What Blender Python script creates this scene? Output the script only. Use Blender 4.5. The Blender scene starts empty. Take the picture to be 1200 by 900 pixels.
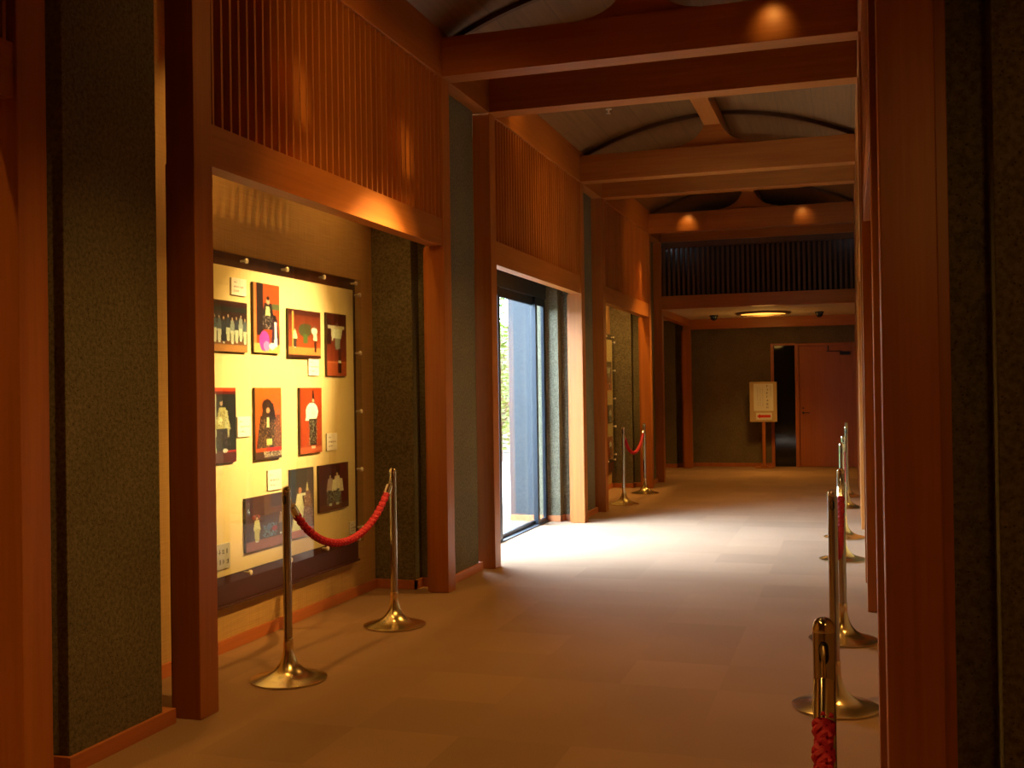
import bpy, bmesh, math, random
from mathutils import Vector, Matrix
random.seed(7)
PI = math.pi
S = bpy.context.scene
COL = S.collection

# ------------------------------------------------------------ measured layout
XL, XR = -2.891, 0.086            # corridor-side faces of the two rows of posts
XC = (XL + XR) / 2
PW = 0.152                        # post width
YB = 4.326; BAY = 3.223; GAP = 1.114
YA = YB - GAP; YC = YB + BAY; YD = YC + GAP; YE = YD + BAY; YF = YE + GAP
YG = YF + BAY; YH = YG + GAP; YI = YH + BAY; Y0 = YA - BAY
ZL0, ZL1 = 2.60, 2.805            # lintel
ZH, ZHT = 3.872, 4.165            # header and beams
WALLX = -3.53                     # alcove back wall (left)
YFAR = 21.05; YNEAR = -1.9; ZF = 2.82
def mir(x): return XL + XR - x

# ------------------------------------------------------------ materials
def s2l(c):
    f = lambda v: v / 12.92 if v <= 0.04045 else ((v + 0.055) / 1.055) ** 2.4
    return tuple(f(v / 255.0) for v in c)
def new_mat(name):
    m = bpy.data.materials.new(name); m.use_nodes = True
    nt = m.node_tree; b = nt.nodes['Principled BSDF']
    return m, nt, b
def N(nt, t, **kw):
    n = nt.nodes.new(t)
    for k, v in kw.items(): setattr(n, k, v)
    return n
def plain(name, col, rough=0.5, metal=0.0, spec=0.5, bump=0, bscale=200, coat=0):
    m, nt, b = new_mat(name)
    b.inputs['Roughness'].default_value = rough; b.inputs['Metallic'].default_value = metal
    b.inputs['Specular IOR Level'].default_value = spec; b.inputs['Coat Weight'].default_value = coat
    tc = N(nt, 'ShaderNodeTexCoord'); no = N(nt, 'ShaderNodeTexNoise')
    no.inputs['Scale'].default_value = bscale; no.inputs['Detail'].default_value = 3
    nt.links.new(tc.outputs['Object'], no.inputs['Vector'])
    mx = N(nt, 'ShaderNodeMixRGB', blend_type='MULTIPLY'); mx.inputs[0].default_value = 0.12
    mx.inputs[1].default_value = (*col, 1); nt.links.new(no.outputs['Fac'], mx.inputs[2])
    nt.links.new(mx.outputs[0], b.inputs['Base Color'])
    if bump:
        bp = N(nt, 'ShaderNodeBump'); bp.inputs['Strength'].default_value = bump; bp.inputs['Distance'].default_value = 0.002
        nt.links.new(no.outputs['Fac'], bp.inputs['Height']); nt.links.new(bp.outputs[0], b.inputs['Normal'])
    return m
def wood(name, c1, c2, axis=2, rough=0.42, scale=38.0, plank=None):
    m, nt, b = new_mat(name)
    tc = N(nt, 'ShaderNodeTexCoord'); oi = N(nt, 'ShaderNodeObjectInfo')
    ad = N(nt, 'ShaderNodeVectorMath', operation='ADD')
    sc = N(nt, 'ShaderNodeVectorMath', operation='SCALE'); sc.inputs[3].default_value = 17.0
    cx = N(nt, 'ShaderNodeCombineXYZ')
    for i in range(3): nt.links.new(oi.outputs['Random'], cx.inputs[i])
    nt.links.new(cx.outputs[0], sc.inputs[0])
    nt.links.new(tc.outputs['Object'], ad.inputs[0]); nt.links.new(sc.outputs[0], ad.inputs[1])
    mp = N(nt, 'ShaderNodeMapping'); s = [scale] * 3; s[axis] = scale * 0.03
    mp.inputs['Scale'].default_value = s; nt.links.new(ad.outputs[0], mp.inputs['Vector'])
    n1 = N(nt, 'ShaderNodeTexNoise'); n1.inputs['Scale'].default_value = 1.0; n1.inputs['Detail'].default_value = 5; n1.inputs['Roughness'].default_value = .65
    nt.links.new(mp.outputs[0], n1.inputs['Vector'])
    mp2 = N(nt, 'ShaderNodeMapping'); s2 = [6.0] * 3; s2[axis] = 0.5
    mp2.inputs['Scale'].default_value = s2; nt.links.new(ad.outputs[0], mp2.inputs['Vector'])
    n2 = N(nt, 'ShaderNodeTexNoise'); n2.inputs['Scale'].default_value = 1.0
    nt.links.new(mp2.outputs[0], n2.inputs['Vector'])
    av = N(nt, 'ShaderNodeMath', operation='ADD'); nt.links.new(n1.outputs['Fac'], av.inputs[0]); nt.links.new(n2.outputs['Fac'], av.inputs[1])
    rp = N(nt, 'ShaderNodeValToRGB'); rp.color_ramp.elements[0].position = .35; rp.color_ramp.elements[1].position = .68
    hf = N(nt, 'ShaderNodeMath', operation='MULTIPLY'); hf.inputs[1].default_value = .5
    nt.links.new(av.outputs[0], hf.inputs[0]); nt.links.new(hf.outputs[0], rp.inputs[0])
    rp.color_ramp.elements[0].color = (*c1, 1); rp.color_ramp.elements[1].color = (*c2, 1)
    nt.links.new(rp.outputs[0], b.inputs['Base Color'])
    b.inputs['Roughness'].default_value = rough
    bp = N(nt, 'ShaderNodeBump'); bp.inputs['Strength'].default_value = .08; bp.inputs['Distance'].default_value = .002
    nt.links.new(n1.outputs['Fac'], bp.inputs['Height']); nt.links.new(bp.outputs[0], b.inputs['Normal'])
    return m
WA, WB_ = (.35, .102, .013), (.49, .166, .027)
M = {}
M['wood_z'] = wood('cedar_vertical', WA, WB_, 2)
M['wood_y'] = wood('cedar_lengthwise', WA, WB_, 1)
M['wood_x'] = wood('cedar_crosswise', WA, WB_, 0)
M['wood_floorline'] = wood('skirting_wood', (.42, .13, .04), (.58, .19, .06), 1)
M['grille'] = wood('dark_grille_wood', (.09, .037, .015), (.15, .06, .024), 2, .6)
M['attic'] = plain('roof_space_shade_boards', (.02, .009, .005), .8)  # near-black colour stands in for the shade behind the grille
M['ribwood'] = wood('brown_rib_wood', (.09, .04, .016), (.14, .065, .027), 0, .6)
M['door'] = wood('door_veneer', (.42, .13, .045), (.52, .17, .055), 2, .4)
M['signwood'] = wood('pale_sign_wood', (.50, .36, .18), (.60, .44, .24), 2, .5)
M['brass'] = plain('satin_brass', (.86, .70, .40), .22, 1.0)
M['steel'] = plain('warm_steel', (.52, .48, .42), .16, 1.0)
M['chrome'] = plain('polished_cap', (.85, .78, .62), .1, 1.0)
M['pin'] = plain('standoff_metal', (.95, .90, .80), .3, .35)
M['black'] = plain('black_metal', (.012, .013, .016), .35, .2)
M['slot'] = plain('dark_slot', (.006, .005, .005), .8)
M['maroon'] = plain('maroon_backing', (.07, .022, .016), .38)
M['cream'] = plain('cream_mounting_sheet', (.80, .67, .35), .6, bump=.1, bscale=300)
M['card'] = plain('caption_card', (.90, .88, .82), .6)
M['cardgrey'] = plain('grey_caption_card', (.55, .55, .52), .4)
M['ink'] = plain('grey_ink', (.16, .14, .12), .7)
M['redink'] = plain('red_ink', (.72, .04, .015), .6)
M['paper'] = plain('sign_paper', (.80, .78, .72), .7)
M['rope'] = plain('red_braided_rope', (.52, .004, .034), .6, bump=.5, bscale=900)
M['plaster'] = plain('foyer_plaster', (.78, .68, .55), .8)
M['frame'] = plain('bronze_black_frame', (.016, .019, .026), .3, .35)
M['mat'] = plain('grey_track', (.10, .11, .13), .4, .5)
M['slate'] = plain('outer_face_shade', (.022, .024, .028), .5)  # dark colour stands in for shade on the pier's outer face
M['bark'] = plain('bark', (.10, .07, .05), .9, bump=.6, bscale=40)
M['gardenstone'] = plain('garden_stone', (.34, .32, .29), .85, bump=.5, bscale=12)
M['shade'] = plain('lamp_rim_metal', (.18, .10, .06), .5)

def wallpaper():
    m, nt, b = new_mat('woven_tan_wallcloth')
    tc = N(nt, 'ShaderNodeTexCoord')
    w1 = N(nt, 'ShaderNodeTexNoise'); w2 = N(nt, 'ShaderNodeTexNoise')
    for w, s in ((w1, (4, 4, 320)), (w2, (4, 320, 4))):
        mp = N(nt, 'ShaderNodeMapping'); mp.inputs['Scale'].default_value = s
        nt.links.new(tc.outputs['Object'], mp.inputs['Vector']); nt.links.new(mp.outputs[0], w.inputs['Vector'])
        w.inputs['Scale'].default_value = 1
    ad = N(nt, 'ShaderNodeMath', operation='MULTIPLY'); nt.links.new(w1.outputs['Fac'], ad.inputs[0]); nt.links.new(w2.outputs['Fac'], ad.inputs[1])
    rp = N(nt, 'ShaderNodeValToRGB'); rp.color_ramp.elements[0].position = .12; rp.color_ramp.elements[1].position = .4
    rp.color_ramp.elements[0].color = (.42, .265, .10, 1); rp.color_ramp.elements[1].color = (.60, .39, .155, 1)
    nt.links.new(ad.outputs[0], rp.inputs[0]); nt.links.new(rp.outputs[0], b.inputs['Base Color'])
    b.inputs['Roughness'].default_value = .75
    bp = N(nt, 'ShaderNodeBump'); bp.inputs['Strength'].default_value = .25; bp.inputs['Distance'].default_value = .001
    nt.links.new(ad.outputs[0], bp.inputs['Height']); nt.links.new(bp.outputs[0], b.inputs['Normal'])
    return m
M['wallcloth'] = wallpaper()

def concrete(name, c1, c2):
    m, nt, b = new_mat(name)
    geo = N(nt, 'ShaderNodeNewGeometry')
    n1 = N(nt, 'ShaderNodeTexNoise'); n1.inputs['Scale'].default_value = 55; n1.inputs['Detail'].default_value = 8; n1.inputs['Roughness'].default_value = .7
    n2 = N(nt, 'ShaderNodeTexVoronoi'); n2.inputs['Scale'].default_value = 56
    n3 = N(nt, 'ShaderNodeTexNoise'); n3.inputs['Scale'].default_value = 3
    for n in (n1, n2, n3): nt.links.new(geo.outputs['Position'], n.inputs['Vector'])
    rp = N(nt, 'ShaderNodeValToRGB'); rp.color_ramp.elements[0].position = .36; rp.color_ramp.elements[1].position = .6
    rp.color_ramp.elements[0].color = (*c1, 1); rp.color_ramp.elements[1].color = (*c2, 1)
    nt.links.new(n1.outputs['Fac'], rp.inputs[0])
    # sparse dark pits
    pt = N(nt, 'ShaderNodeValToRGB'); pt.color_ramp.elements[0].position = .10; pt.color_ramp.elements[1].position = .2
    pt.color_ramp.elements[0].color = (.25, .25, .27, 1); pt.color_ramp.elements[1].color = (1, 1, 1, 1)
    nt.links.new(n2.outputs['Distance'], pt.inputs[0])
    mx = N(nt, 'ShaderNodeMixRGB', blend_type='MULTIPLY'); mx.inputs[0].default_value = .75
    nt.links.new(rp.outputs[0], mx.inputs[1]); nt.links.new(pt.outputs[0], mx.inputs[2])
    mx2 = N(nt, 'ShaderNodeMixRGB', blend_type='MULTIPLY'); mx2.inputs[0].default_value = .35
    nt.links.new(mx.outputs[0], mx2.inputs[1]); nt.links.new(n3.outputs['Fac'], mx2.inputs[2])
    nt.links.new(mx2.outputs[0], b.inputs['Base Color'])
    b.inputs['Roughness'].default_value = .85; b.inputs['Specular IOR Level'].default_value = .25
    sm = N(nt, 'ShaderNodeMath', operation='ADD'); nt.links.new(n1.outputs['Fac'], sm.inputs[0])
    ml = N(nt, 'ShaderNodeMath', operation='MULTIPLY'); ml.inputs[1].default_value = .6
    nt.links.new(pt.outputs[0], ml.inputs[0]); nt.links.new(ml.outputs[0], sm.inputs[1])
    bp = N(nt, 'ShaderNodeBump'); bp.inputs['Strength'].default_value = .9; bp.inputs['Distance'].default_value = .008
    nt.links.new(sm.outputs[0], bp.inputs['Height']); nt.links.new(bp.outputs[0], b.inputs['Normal'])
    return m
M['concrete'] = concrete('bush_hammered_concrete', (.125, .108, .064), (.27, .235, .148))
M['concrete_far'] = concrete('plain_concrete', (.17, .135, .085), (.27, .22, .14))

def carpet():
    m, nt, b = new_mat('carpet_tiles')
    geo = N(nt, 'ShaderNodeNewGeometry')
    br = N(nt, 'ShaderNodeTexChecker'); br.inputs['Scale'].default_value = 1.0
    mp = N(nt, 'ShaderNodeMapping'); mp.inputs['Scale'].default_value = (2, 2, 2); mp.inputs['Location'].default_value = (.3, .16, .25)
    nt.links.new(geo.outputs['Position'], mp.inputs['Vector']); nt.links.new(mp.outputs[0], br.inputs['Vector'])
    # per tile tone
    fl = N(nt, 'ShaderNodeVectorMath', operation='FLOOR'); nt.links.new(mp.outputs[0], fl.inputs[0])
    wn = N(nt, 'ShaderNodeTexWhiteNoise'); nt.links.new(fl.outputs[0], wn.inputs['Vector'])
    n1 = N(nt, 'ShaderNodeTexNoise'); n1.inputs['Scale'].default_value = 260; n1.inputs['Detail'].default_value = 3
    n2 = N(nt, 'ShaderNodeTexNoise'); n2.inputs['Scale'].default_value = 1.3; n2.inputs['Detail'].default_value = 4
    for n in (n1, n2): nt.links.new(geo.outputs['Position'], n.inputs['Vector'])
    rp = N(nt, 'ShaderNodeValToRGB'); rp.color_ramp.elements[0].position = .3; rp.color_ramp.elements[1].position = .7
    rp.color_ramp.elements[0].color = (.24, .138, .076, 1); rp.color_ramp.elements[1].color = (.42, .262, .160, 1)
    nt.links.new(n1.outputs['Fac'], rp.inputs[0])
    m1 = N(nt, 'ShaderNodeMapRange'); m1.inputs['To Min'].default_value = .90; m1.inputs['To Max'].default_value = 1.06
    nt.links.new(wn.outputs['Value'], m1.inputs['Value'])
    m2 = N(nt, 'ShaderNodeMapRange'); m2.inputs['To Min'].default_value = .85; m2.inputs['To Max'].default_value = 1.12
    nt.links.new(n2.outputs['Fac'], m2.inputs['Value'])
    mu = N(nt, 'ShaderNodeMath', operation='MULTIPLY'); nt.links.new(m1.outputs[0], mu.inputs[0]); nt.links.new(m2.outputs[0], mu.inputs[1])
    vm = N(nt, 'ShaderNodeVectorMath', operation='SCALE'); nt.links.new(rp.outputs[0], vm.inputs[0]); nt.links.new(mu.outputs[0], vm.inputs[3])
    nt.links.new(vm.outputs[0], b.inputs['Base Color'])
    b.inputs['Roughness'].default_value = .95; b.inputs['Specular IOR Level'].default_value = .1
    bp = N(nt, 'ShaderNodeBump'); bp.inputs['Strength'].default_value = .5; bp.inputs['Distance'].default_value = .003
    nt.links.new(n1.outputs['Fac'], bp.inputs['Height']); nt.links.new(bp.outputs[0], b.inputs['Normal'])
    return m
M['carpet'] = carpet()

def ceilmat():
    m, nt, b = new_mat('vault_boards')
    geo = N(nt, 'ShaderNodeNewGeometry')
    sp = N(nt, 'ShaderNodeSeparateXYZ'); nt.links.new(geo.outputs['Position'], sp.inputs[0])
    def seam(out, period, off, w):
        a = N(nt, 'ShaderNodeMath', operation='ADD'); a.inputs[1].default_value = off; nt.links.new(sp.outputs[out], a.inputs[0])
        d = N(nt, 'ShaderNodeMath', operation='DIVIDE'); d.inputs[1].default_value = period; nt.links.new(a.outputs[0], d.inputs[0])
        f = N(nt, 'ShaderNodeMath', operation='FRACT'); nt.links.new(d.outputs[0], f.inputs[0])
        l = N(nt, 'ShaderNodeMath', operation='GREATER_THAN'); l.inputs[1].default_value = w / period; nt.links.new(f.outputs[0], l.inputs[0])
        return l
    a = seam('X', .372, 10, .008); c = seam('Y', 2.17, 10.6, .010)
    mn = N(nt, 'ShaderNodeMath', operation='MINIMUM'); nt.links.new(a.outputs[0], mn.inputs[0]); nt.links.new(c.outputs[0], mn.inputs[1])
    mp = N(nt, 'ShaderNodeMapping'); mp.inputs['Scale'].default_value = (30, 1.2, 30); nt.links.new(geo.outputs['Position'], mp.inputs['Vector'])
    n1 = N(nt, 'ShaderNodeTexNoise'); n1.inputs['Scale'].default_value = 1; n1.inputs['Detail'].default_value = 4; nt.links.new(mp.outputs[0], n1.inputs['Vector'])
    rp = N(nt, 'ShaderNodeValToRGB'); rp.color_ramp.elements[0].position = .3; rp.color_ramp.elements[1].position = .7
    rp.color_ramp.elements[0].color = (.165, .078, .022, 1); rp.color_ramp.elements[1].color = (.22, .108, .033, 1)
    nt.links.new(n1.outputs['Fac'], rp.inputs[0])
    mx = N(nt, 'ShaderNodeMixRGB'); mx.inputs[1].default_value = (.12, .062, .025, 1)
    nt.links.new(mn.outputs[0], mx.inputs[0]); nt.links.new(rp.outputs[0], mx.inputs[2]); nt.links.new(mx.outputs[0], b.inputs['Base Color'])
    b.inputs['Roughness'].default_value = .55
    return m
M['vault'] = ceilmat()

def glass(name, tint=(.97, .98, .98), rough=0.0):
    m = bpy.data.materials.new(name); m.use_nodes = True; nt = m.node_tree; nt.nodes.clear()
    out = N(nt, 'ShaderNodeOutputMaterial'); tr = N(nt, 'ShaderNodeBsdfTransparent'); gl = N(nt, 'ShaderNodeBsdfGlossy')
    tr.inputs[0].default_value = (*tint, 1); gl.inputs['Roughness'].default_value = rough
    fr = N(nt, 'ShaderNodeFresnel'); ge = N(nt, 'ShaderNodeNewGeometry'); io = N(nt, 'ShaderNodeMapRange')
    io.inputs['To Min'].default_value = 1.5; io.inputs['To Max'].default_value = 1 / 1.5     # the sheet reflects alike from both of its faces
    nt.links.new(ge.outputs['Backfacing'], io.inputs['Value']); nt.links.new(io.outputs[0], fr.inputs['IOR'])
    mx = N(nt, 'ShaderNodeMixShader'); nt.links.new(fr.outputs[0], mx.inputs[0]); nt.links.new(tr.outputs[0], mx.inputs[1]); nt.links.new(gl.outputs[0], mx.inputs[2])
    nt.links.new(mx.outputs[0], out.inputs[0]); return m
M['acrylic'] = glass('clear_acrylic')
M['doorglass'] = glass('door_glass', (.955, .97, .985))
M['darkglass'] = plain('dark_sidelight_glass', (.01, .012, .015), .06)

def emis(name, col, st):
    m, nt, b = new_mat(name)
    b.inputs['Emission Color'].default_value = (*col, 1); b.inputs['Emission Strength'].default_value = st
    b.inputs['Base Color'].default_value = (*col, 1); return m
M['lampglow'] = emis('lamp_glow', (1, .48, .07), 2.6)

def leafmat():
    m, nt, b = new_mat('garden_leaf')
    oi = N(nt, 'ShaderNodeNewGeometry'); rp = N(nt, 'ShaderNodeValToRGB')
    rp.color_ramp.elements[0].color = (.07, .13, .012, 1); rp.color_ramp.elements[1].color = (.20, .28, .04, 1)
    nt.links.new(oi.outputs['Random Per Island'], rp.inputs[0]); nt.links.new(rp.outputs[0], b.inputs['Base Color'])
    b.inputs['Roughness'].default_value = .5
    return m
M['leaf'] = leafmat()
def groundmat():
    m, nt, b = new_mat('garden_gravel')
    geo = N(nt, 'ShaderNodeNewGeometry'); v = N(nt, 'ShaderNodeTexNoise'); v.inputs['Scale'].default_value = 56
    nt.links.new(geo.outputs['Position'], v.inputs['Vector']); rp = N(nt, 'ShaderNodeValToRGB')
    rp.color_ramp.elements[0].color = (.20, .19, .16, 1); rp.color_ramp.elements[1].color = (.42, .40, .36, 1)
    nt.links.new(v.outputs['Fac'], rp.inputs[0]); nt.links.new(rp.outputs[0], b.inputs['Base Color']); b.inputs['Roughness'].default_value = .9
    return m
M['gravel'] = groundmat()
def photomat():
    m, nt, b = new_mat('photo_print_colours')
    at = N(nt, 'ShaderNodeVertexColor', layer_name='Col'); nt.links.new(at.outputs['Color'], b.inputs['Base Color'])
    b.inputs['Roughness'].default_value = .35; return m
M['photo'] = photomat()

# ------------------------------------------------------------ mesh helpers
def box(bm, x0, x1, y0, y1, z0, z1, bev=0.0):
    t = bmesh.new(); bmesh.ops.create_cube(t, size=1)
    bmesh.ops.scale(t, vec=(abs(x1 - x0), abs(y1 - y0), abs(z1 - z0)), verts=t.verts)
    bmesh.ops.translate(t, vec=((x0 + x1) / 2, (y0 + y1) / 2, (z0 + z1) / 2), verts=t.verts)
    if bev: bmesh.ops.bevel(t, geom=t.edges[:], offset=bev, segments=2, affect='EDGES', profile=.5)
    me = bpy.data.meshes.new('tmp'); t.to_mesh(me); t.free(); bm.from_mesh(me); bpy.data.meshes.remove(me)
def lathe(bm, prof, seg=32, off=(0, 0, 0), axis='Z'):
    rings = []
    for r, z in prof:
        ring = []
        for k in range(seg):
            a = 2 * PI * k / seg; p = Vector((r * math.cos(a), r * math.sin(a), z))
            if axis == 'X': p = Vector((p.z, p.x, p.y))
            if axis == 'Y': p = Vector((p.x, p.z, p.y))
            ring.append(bm.verts.new(p + Vector(off)))
        rings.append(ring)
    for a, b in zip(rings, rings[1:]):
        for k in range(seg):
            bm.faces.new((a[k], a[(k + 1) % seg], b[(k + 1) % seg], b[k]))
    bm.faces.new(list(reversed(rings[0]))); bm.faces.new(rings[-1])
def tube(bm, pts, rad, seg=8, cap=True):
    pts = [Vector(p) for p in pts]; rings = []
    up = Vector((0, 0, 1))
    for i, p in enumerate(pts):
        d = (pts[min(i + 1, len(pts) - 1)] - pts[max(i - 1, 0)]).normalized()
        s = d.cross(up)
        if s.length < 1e-3: s = d.cross(Vector((1, 0, 0)))
        s.normalize(); u = s.cross(d).normalized()
        r = rad[i] if isinstance(rad, (list, tuple)) else rad
        rings.append([bm.verts.new(p + s * r * math.cos(2 * PI * k / seg) + u * r * math.sin(2 * PI * k / seg)) for k in range(seg)])
    for a, b in zip(rings, rings[1:]):
        for k in range(seg): bm.faces.new((a[k], a[(k + 1) % seg], b[(k + 1) % seg], b[k]))
    if cap: bm.faces.new(list(reversed(rings[0]))); bm.faces.new(rings[-1])
def obj(name, bm, mat, parent=None, smooth=False, loc=None):
    me = bpy.data.meshes.new(name)
    bmesh.ops.recalc_face_normals(bm, faces=bm.faces[:])
    bm.to_mesh(me); bm.free(); me.materials.append(mat)
    if smooth:
        me.shade_smooth()
        try: me.set_sharp_from_angle(angle=math.radians(40))
        except Exception: pass
    o = bpy.data.objects.new(name, me); COL.objects.link(o)
    if parent: o.parent = parent
    if loc: o.location = loc
    return o
def tag(o, label, cat, group=None):
    o['label'] = label; o['category'] = cat
    if group: o['group'] = group
    return o
def thing(name, label, cat, loc=(0, 0, 0), group=None):
    o = bpy.data.objects.new(name, None); COL.objects.link(o); o.empty_display_size = .1
    o.location = loc; return tag(o, label, cat, group)
def struct(name, bm, mat, parent=None, smooth=False):
    o = obj(name, bm, mat, parent, smooth)
    if not parent: o['kind'] = 'structure'
    return o
def dup(root, loc, label, group=None):
    r = root.copy(); COL.objects.link(r); r.location = loc; r['label'] = label
    if group: r['group'] = group
    for ch in list(root.children):
        c = ch.copy(); COL.objects.link(c); c.parent = r
        for g in list(ch.children):
            d = g.copy(); COL.objects.link(d); d.parent = c
    return r
def BM(): return bmesh.new()

# ------------------------------------------------------------ camera
F_PX = 1262.56
cam = bpy.data.cameras.new('camera'); cam.sensor_fit = 'HORIZONTAL'; cam.sensor_width = 36; cam.lens = 36 * F_PX / 1200
cam.clip_start = .02; cam.clip_end = 200
co = bpy.data.objects.new('camera', cam); COL.objects.link(co); S.camera = co
yaw, pitch, roll = .3044, .0071, -.0146
cy, sy = math.cos(yaw), math.sin(yaw)
f = Vector((-sy, cy, 0)); rt = Vector((cy, sy, 0)); up = Vector((0, 0, 1))
f2 = f * math.cos(pitch) + up * math.sin(pitch); u2 = up * math.cos(pitch) - f * math.sin(pitch)
r3 = rt * math.cos(roll) + u2 * math.sin(roll); u3 = u2 * math.cos(roll) - rt * math.sin(roll)
mt = Matrix((r3, u3, -f2)).transposed().to_4x4(); mt.translation = Vector((0, 0, 1.5)); co.matrix_world = mt

# ------------------------------------------------------------ structure
b = BM(); box(b, -4.0, mir(-3.75), YNEAR - .1, YFAR + .2, -.12, 0); struct('floor', b, M['carpet'])

def vault_z(x):
    t = (x - XC) / ((XR - XL) / 2)
    return 4.20 + .36 * (1 - t * t)
b = BM(); n = 28; xs = [XL - .02 + (XR - XL + .04) * i / n for i in range(n + 1)]
lo = [[b.verts.new((x, y, vault_z(x) + .02)) for x in xs] for y in (YNEAR, 18.4)]
hi = [[b.verts.new((x, y, vault_z(x) + .06)) for x in xs] for y in (YNEAR, 18.4)]
for i in range(n):
    b.faces.new((lo[0][i], lo[0][i + 1], lo[1][i + 1], lo[1][i])); b.faces.new((hi[0][i], hi[1][i], hi[1][i + 1], hi[0][i + 1]))
    for k in (0, 1): b.faces.new((lo[k][i], hi[k][i], hi[k][i + 1], lo[k][i + 1]))
struct('ceiling', b, M['vault'], smooth=True)
b = BM()
for s in (0, 1):                                  # lids over the alcoves behind the screens
    x0, x1 = (-3.95, XL - .15); 
    if s: x0, x1 = mir(x0), mir(x1)
    box(b, min(x0, x1), max(x0, x1), YNEAR, 18.4, 3.90, 3.98)
box(b, -3.95, mir(-3.7), YH + .21, YFAR + .1, ZF, ZF + .09)
struct('ceiling', b, M['plaster'])

# walls
pcy = lambda y: y + (GAP + PW) / 2
SEG = [(YNEAR, pcy(YA) - .54), (pcy(YA) + .54, pcy(YC) - .54), (pcy(YE) + .54, pcy(YG) - .54), (pcy(YG) + .54, pcy(YI) - .54)]
for (y0, y1) in SEG:
    b = BM(); box(b, WALLX - .1, WALLX, y0, y1, 0, 3.9 if y0 < 17 else ZF); struct('wall_left', b, M['wallcloth'])
b = BM(); box(b, WALLX - .1, -3.36, pcy(YC) + .54, pcy(YE) - .54, 2.74, 3.9); struct('wall_left', b, M['wallcloth'])
for (y0, y1) in SEG + [(pcy(YC) + .54, pcy(YE) - .54)]:
    b = BM(); box(b, mir(WALLX), mir(WALLX) + .1, y0, y1, 0, 3.9 if y0 < 17 else ZF); struct('wall_right', b, M['wallcloth'])
for x in (WALLX - .1, mir(WALLX)):
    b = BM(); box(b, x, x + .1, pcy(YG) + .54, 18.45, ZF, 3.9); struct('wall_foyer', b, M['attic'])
b = BM(); x_l, x_r = -1.386, .10
box(b, -3.9, x_l, YFAR, YFAR + .14, 0, 2.82); box(b, x_r, mir(-3.7), YFAR, YFAR + .14, 0, 2.82); box(b, x_l, x_r, YFAR, YFAR + .14, 2.33, 2.82)
box(b, -2.2, .9, YFAR + .9, YFAR + 1.0, -.1, 2.9); box(b, -2.3, -2.2, YFAR + .14, YFAR + 1, -.1, 2.9); box(b, .9, 1.0, YFAR + .14, YFAR + 1, -.1, 2.9); box(b, -2.3, 1.0, YFAR + .14, YFAR + 1, 2.82, 2.92); box(b, -2.3, 1.0, YFAR + .14, YFAR + 1, -.12, 0)  # closed box added behind the door to stop sky light leaking in
struct('wall_far', b, M['concrete_far'])
b = BM(); box(b, -3.9, mir(-3.7), YNEAR - .1, YNEAR, 0, 4.7); struct('wall_near', b, M['wallcloth'])
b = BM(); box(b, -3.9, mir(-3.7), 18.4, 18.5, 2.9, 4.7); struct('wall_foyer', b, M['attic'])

# skirting boards
b = BM()
for (y0, y1) in (SEG[0], SEG[1], SEG[2], SEG[3]):
    box(b, WALLX, WALLX + .02, y0, y1, 0, .07)
struct('baseboard_left', b, M['wood_floorline'])
b = BM(); 
for (y0, y1) in SEG + [(pcy(YC) + .54, pcy(YE) - .54)]: box(b, mir(WALLX) - .02, mir(WALLX), y0, y1, 0, .07)
struct('baseboard_right', b, M['wood_floorline'])
b = BM(); box(b, -2.97, x_l - .06, YFAR - .02, YFAR, 0, .07); struct('baseboard_far', b, M['wood_floorline'])

# ------------------------------------------------------------ concrete piers with stepped fronts
side = {'L': 'left', 'R': 'right'}
def pier(sd, yc, label, near=None, ext=WALLX - .1, h=ZH - .01, far=None, ffar=None):
    fx = (lambda x: x) if sd == 'L' else mir
    t = thing('concrete_pier', label, 'pillar', (fx(-3.25), yc, 0), 'rough concrete piers between the paired posts')
    b = BM(); ox = fx(-3.25)
    def bx(x0, x1, y0, y1, z0, z1, bv=.004):
        a0, a1 = fx(x0) - ox, fx(x1) - ox
        box(b, min(a0, a1), max(a0, a1), y0 - yc, y1 - yc, z0, z1, bv)
    n0 = near if near else yc - .40
    if ext > -3.9 and ext < -3.7:
        b2 = BM(); box(b2, -3.80 - ox, -3.47 - ox, -.546, -.541, .07, 2.9, .001); obj('outer_shade_sheet', b2, M['slate'], t)['label'] = 'dark slate blue sheet standing in for shade on the outer pier face'  # sheet added over the concrete, its dark colour imitates shade
    bx(-3.205, -3.0, n0, far or ffar or yc + .36, .0, h)
    bx(ext, -3.20, yc - .54, far or yc + .54, 0, h)
    obj('shaft', b, M['concrete'], t)
    b = BM()
    bx(-3.0, -2.98, n0 - .02, far or yc + .42, 0, .07, .002)
    bx(-3.19, -3.0, n0 - .02, n0, 0, .07, .002); 
    if not far: bx(-3.19, -3.0, ffar or yc + .36, yc + .42, 0, .07, .002)
    bx(-3.20, -3.18, yc - .56, n0, 0, .07, .002)
    bx(WALLX + .022 if ext > -3.7 else ext, -3.18, yc - .56, yc - .54, 0, .07, .002)
    if not far: bx(WALLX + .022, -3.18, yc + .54, yc + .56, 0, .07, .002)
    obj('skirting', b, M['wood_floorline'], t)
    return t
pc = lambda y: y + (GAP + PW) / 2
pier('L', pc(YA), 'rough concrete pier nearest the camera on the left side', near=3.58, ffar=4.19)
pier('L', pc(YC), 'rough concrete pier between the big lit photo board and the glass door')
pier('L', pc(YE), 'concrete pier just past the glass door, its near face lit grey by daylight', ext=-3.80)
pier('L', pc(YG), 'concrete pier beyond the small distant photo board on the left')
pier('L', pc(YI) , 'yellowish concrete pier at the far left of the foyer', h=ZF - .002, far=YFAR - .002)
pier('R', pc(YA), 'rough concrete pier filling the right edge of the photo')
pier('R', pc(YC), 'right side concrete pier opposite the near jamb of the glass door')
pier('R', pc(YE), 'right side concrete pier opposite the far jamb of the glass door')
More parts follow.
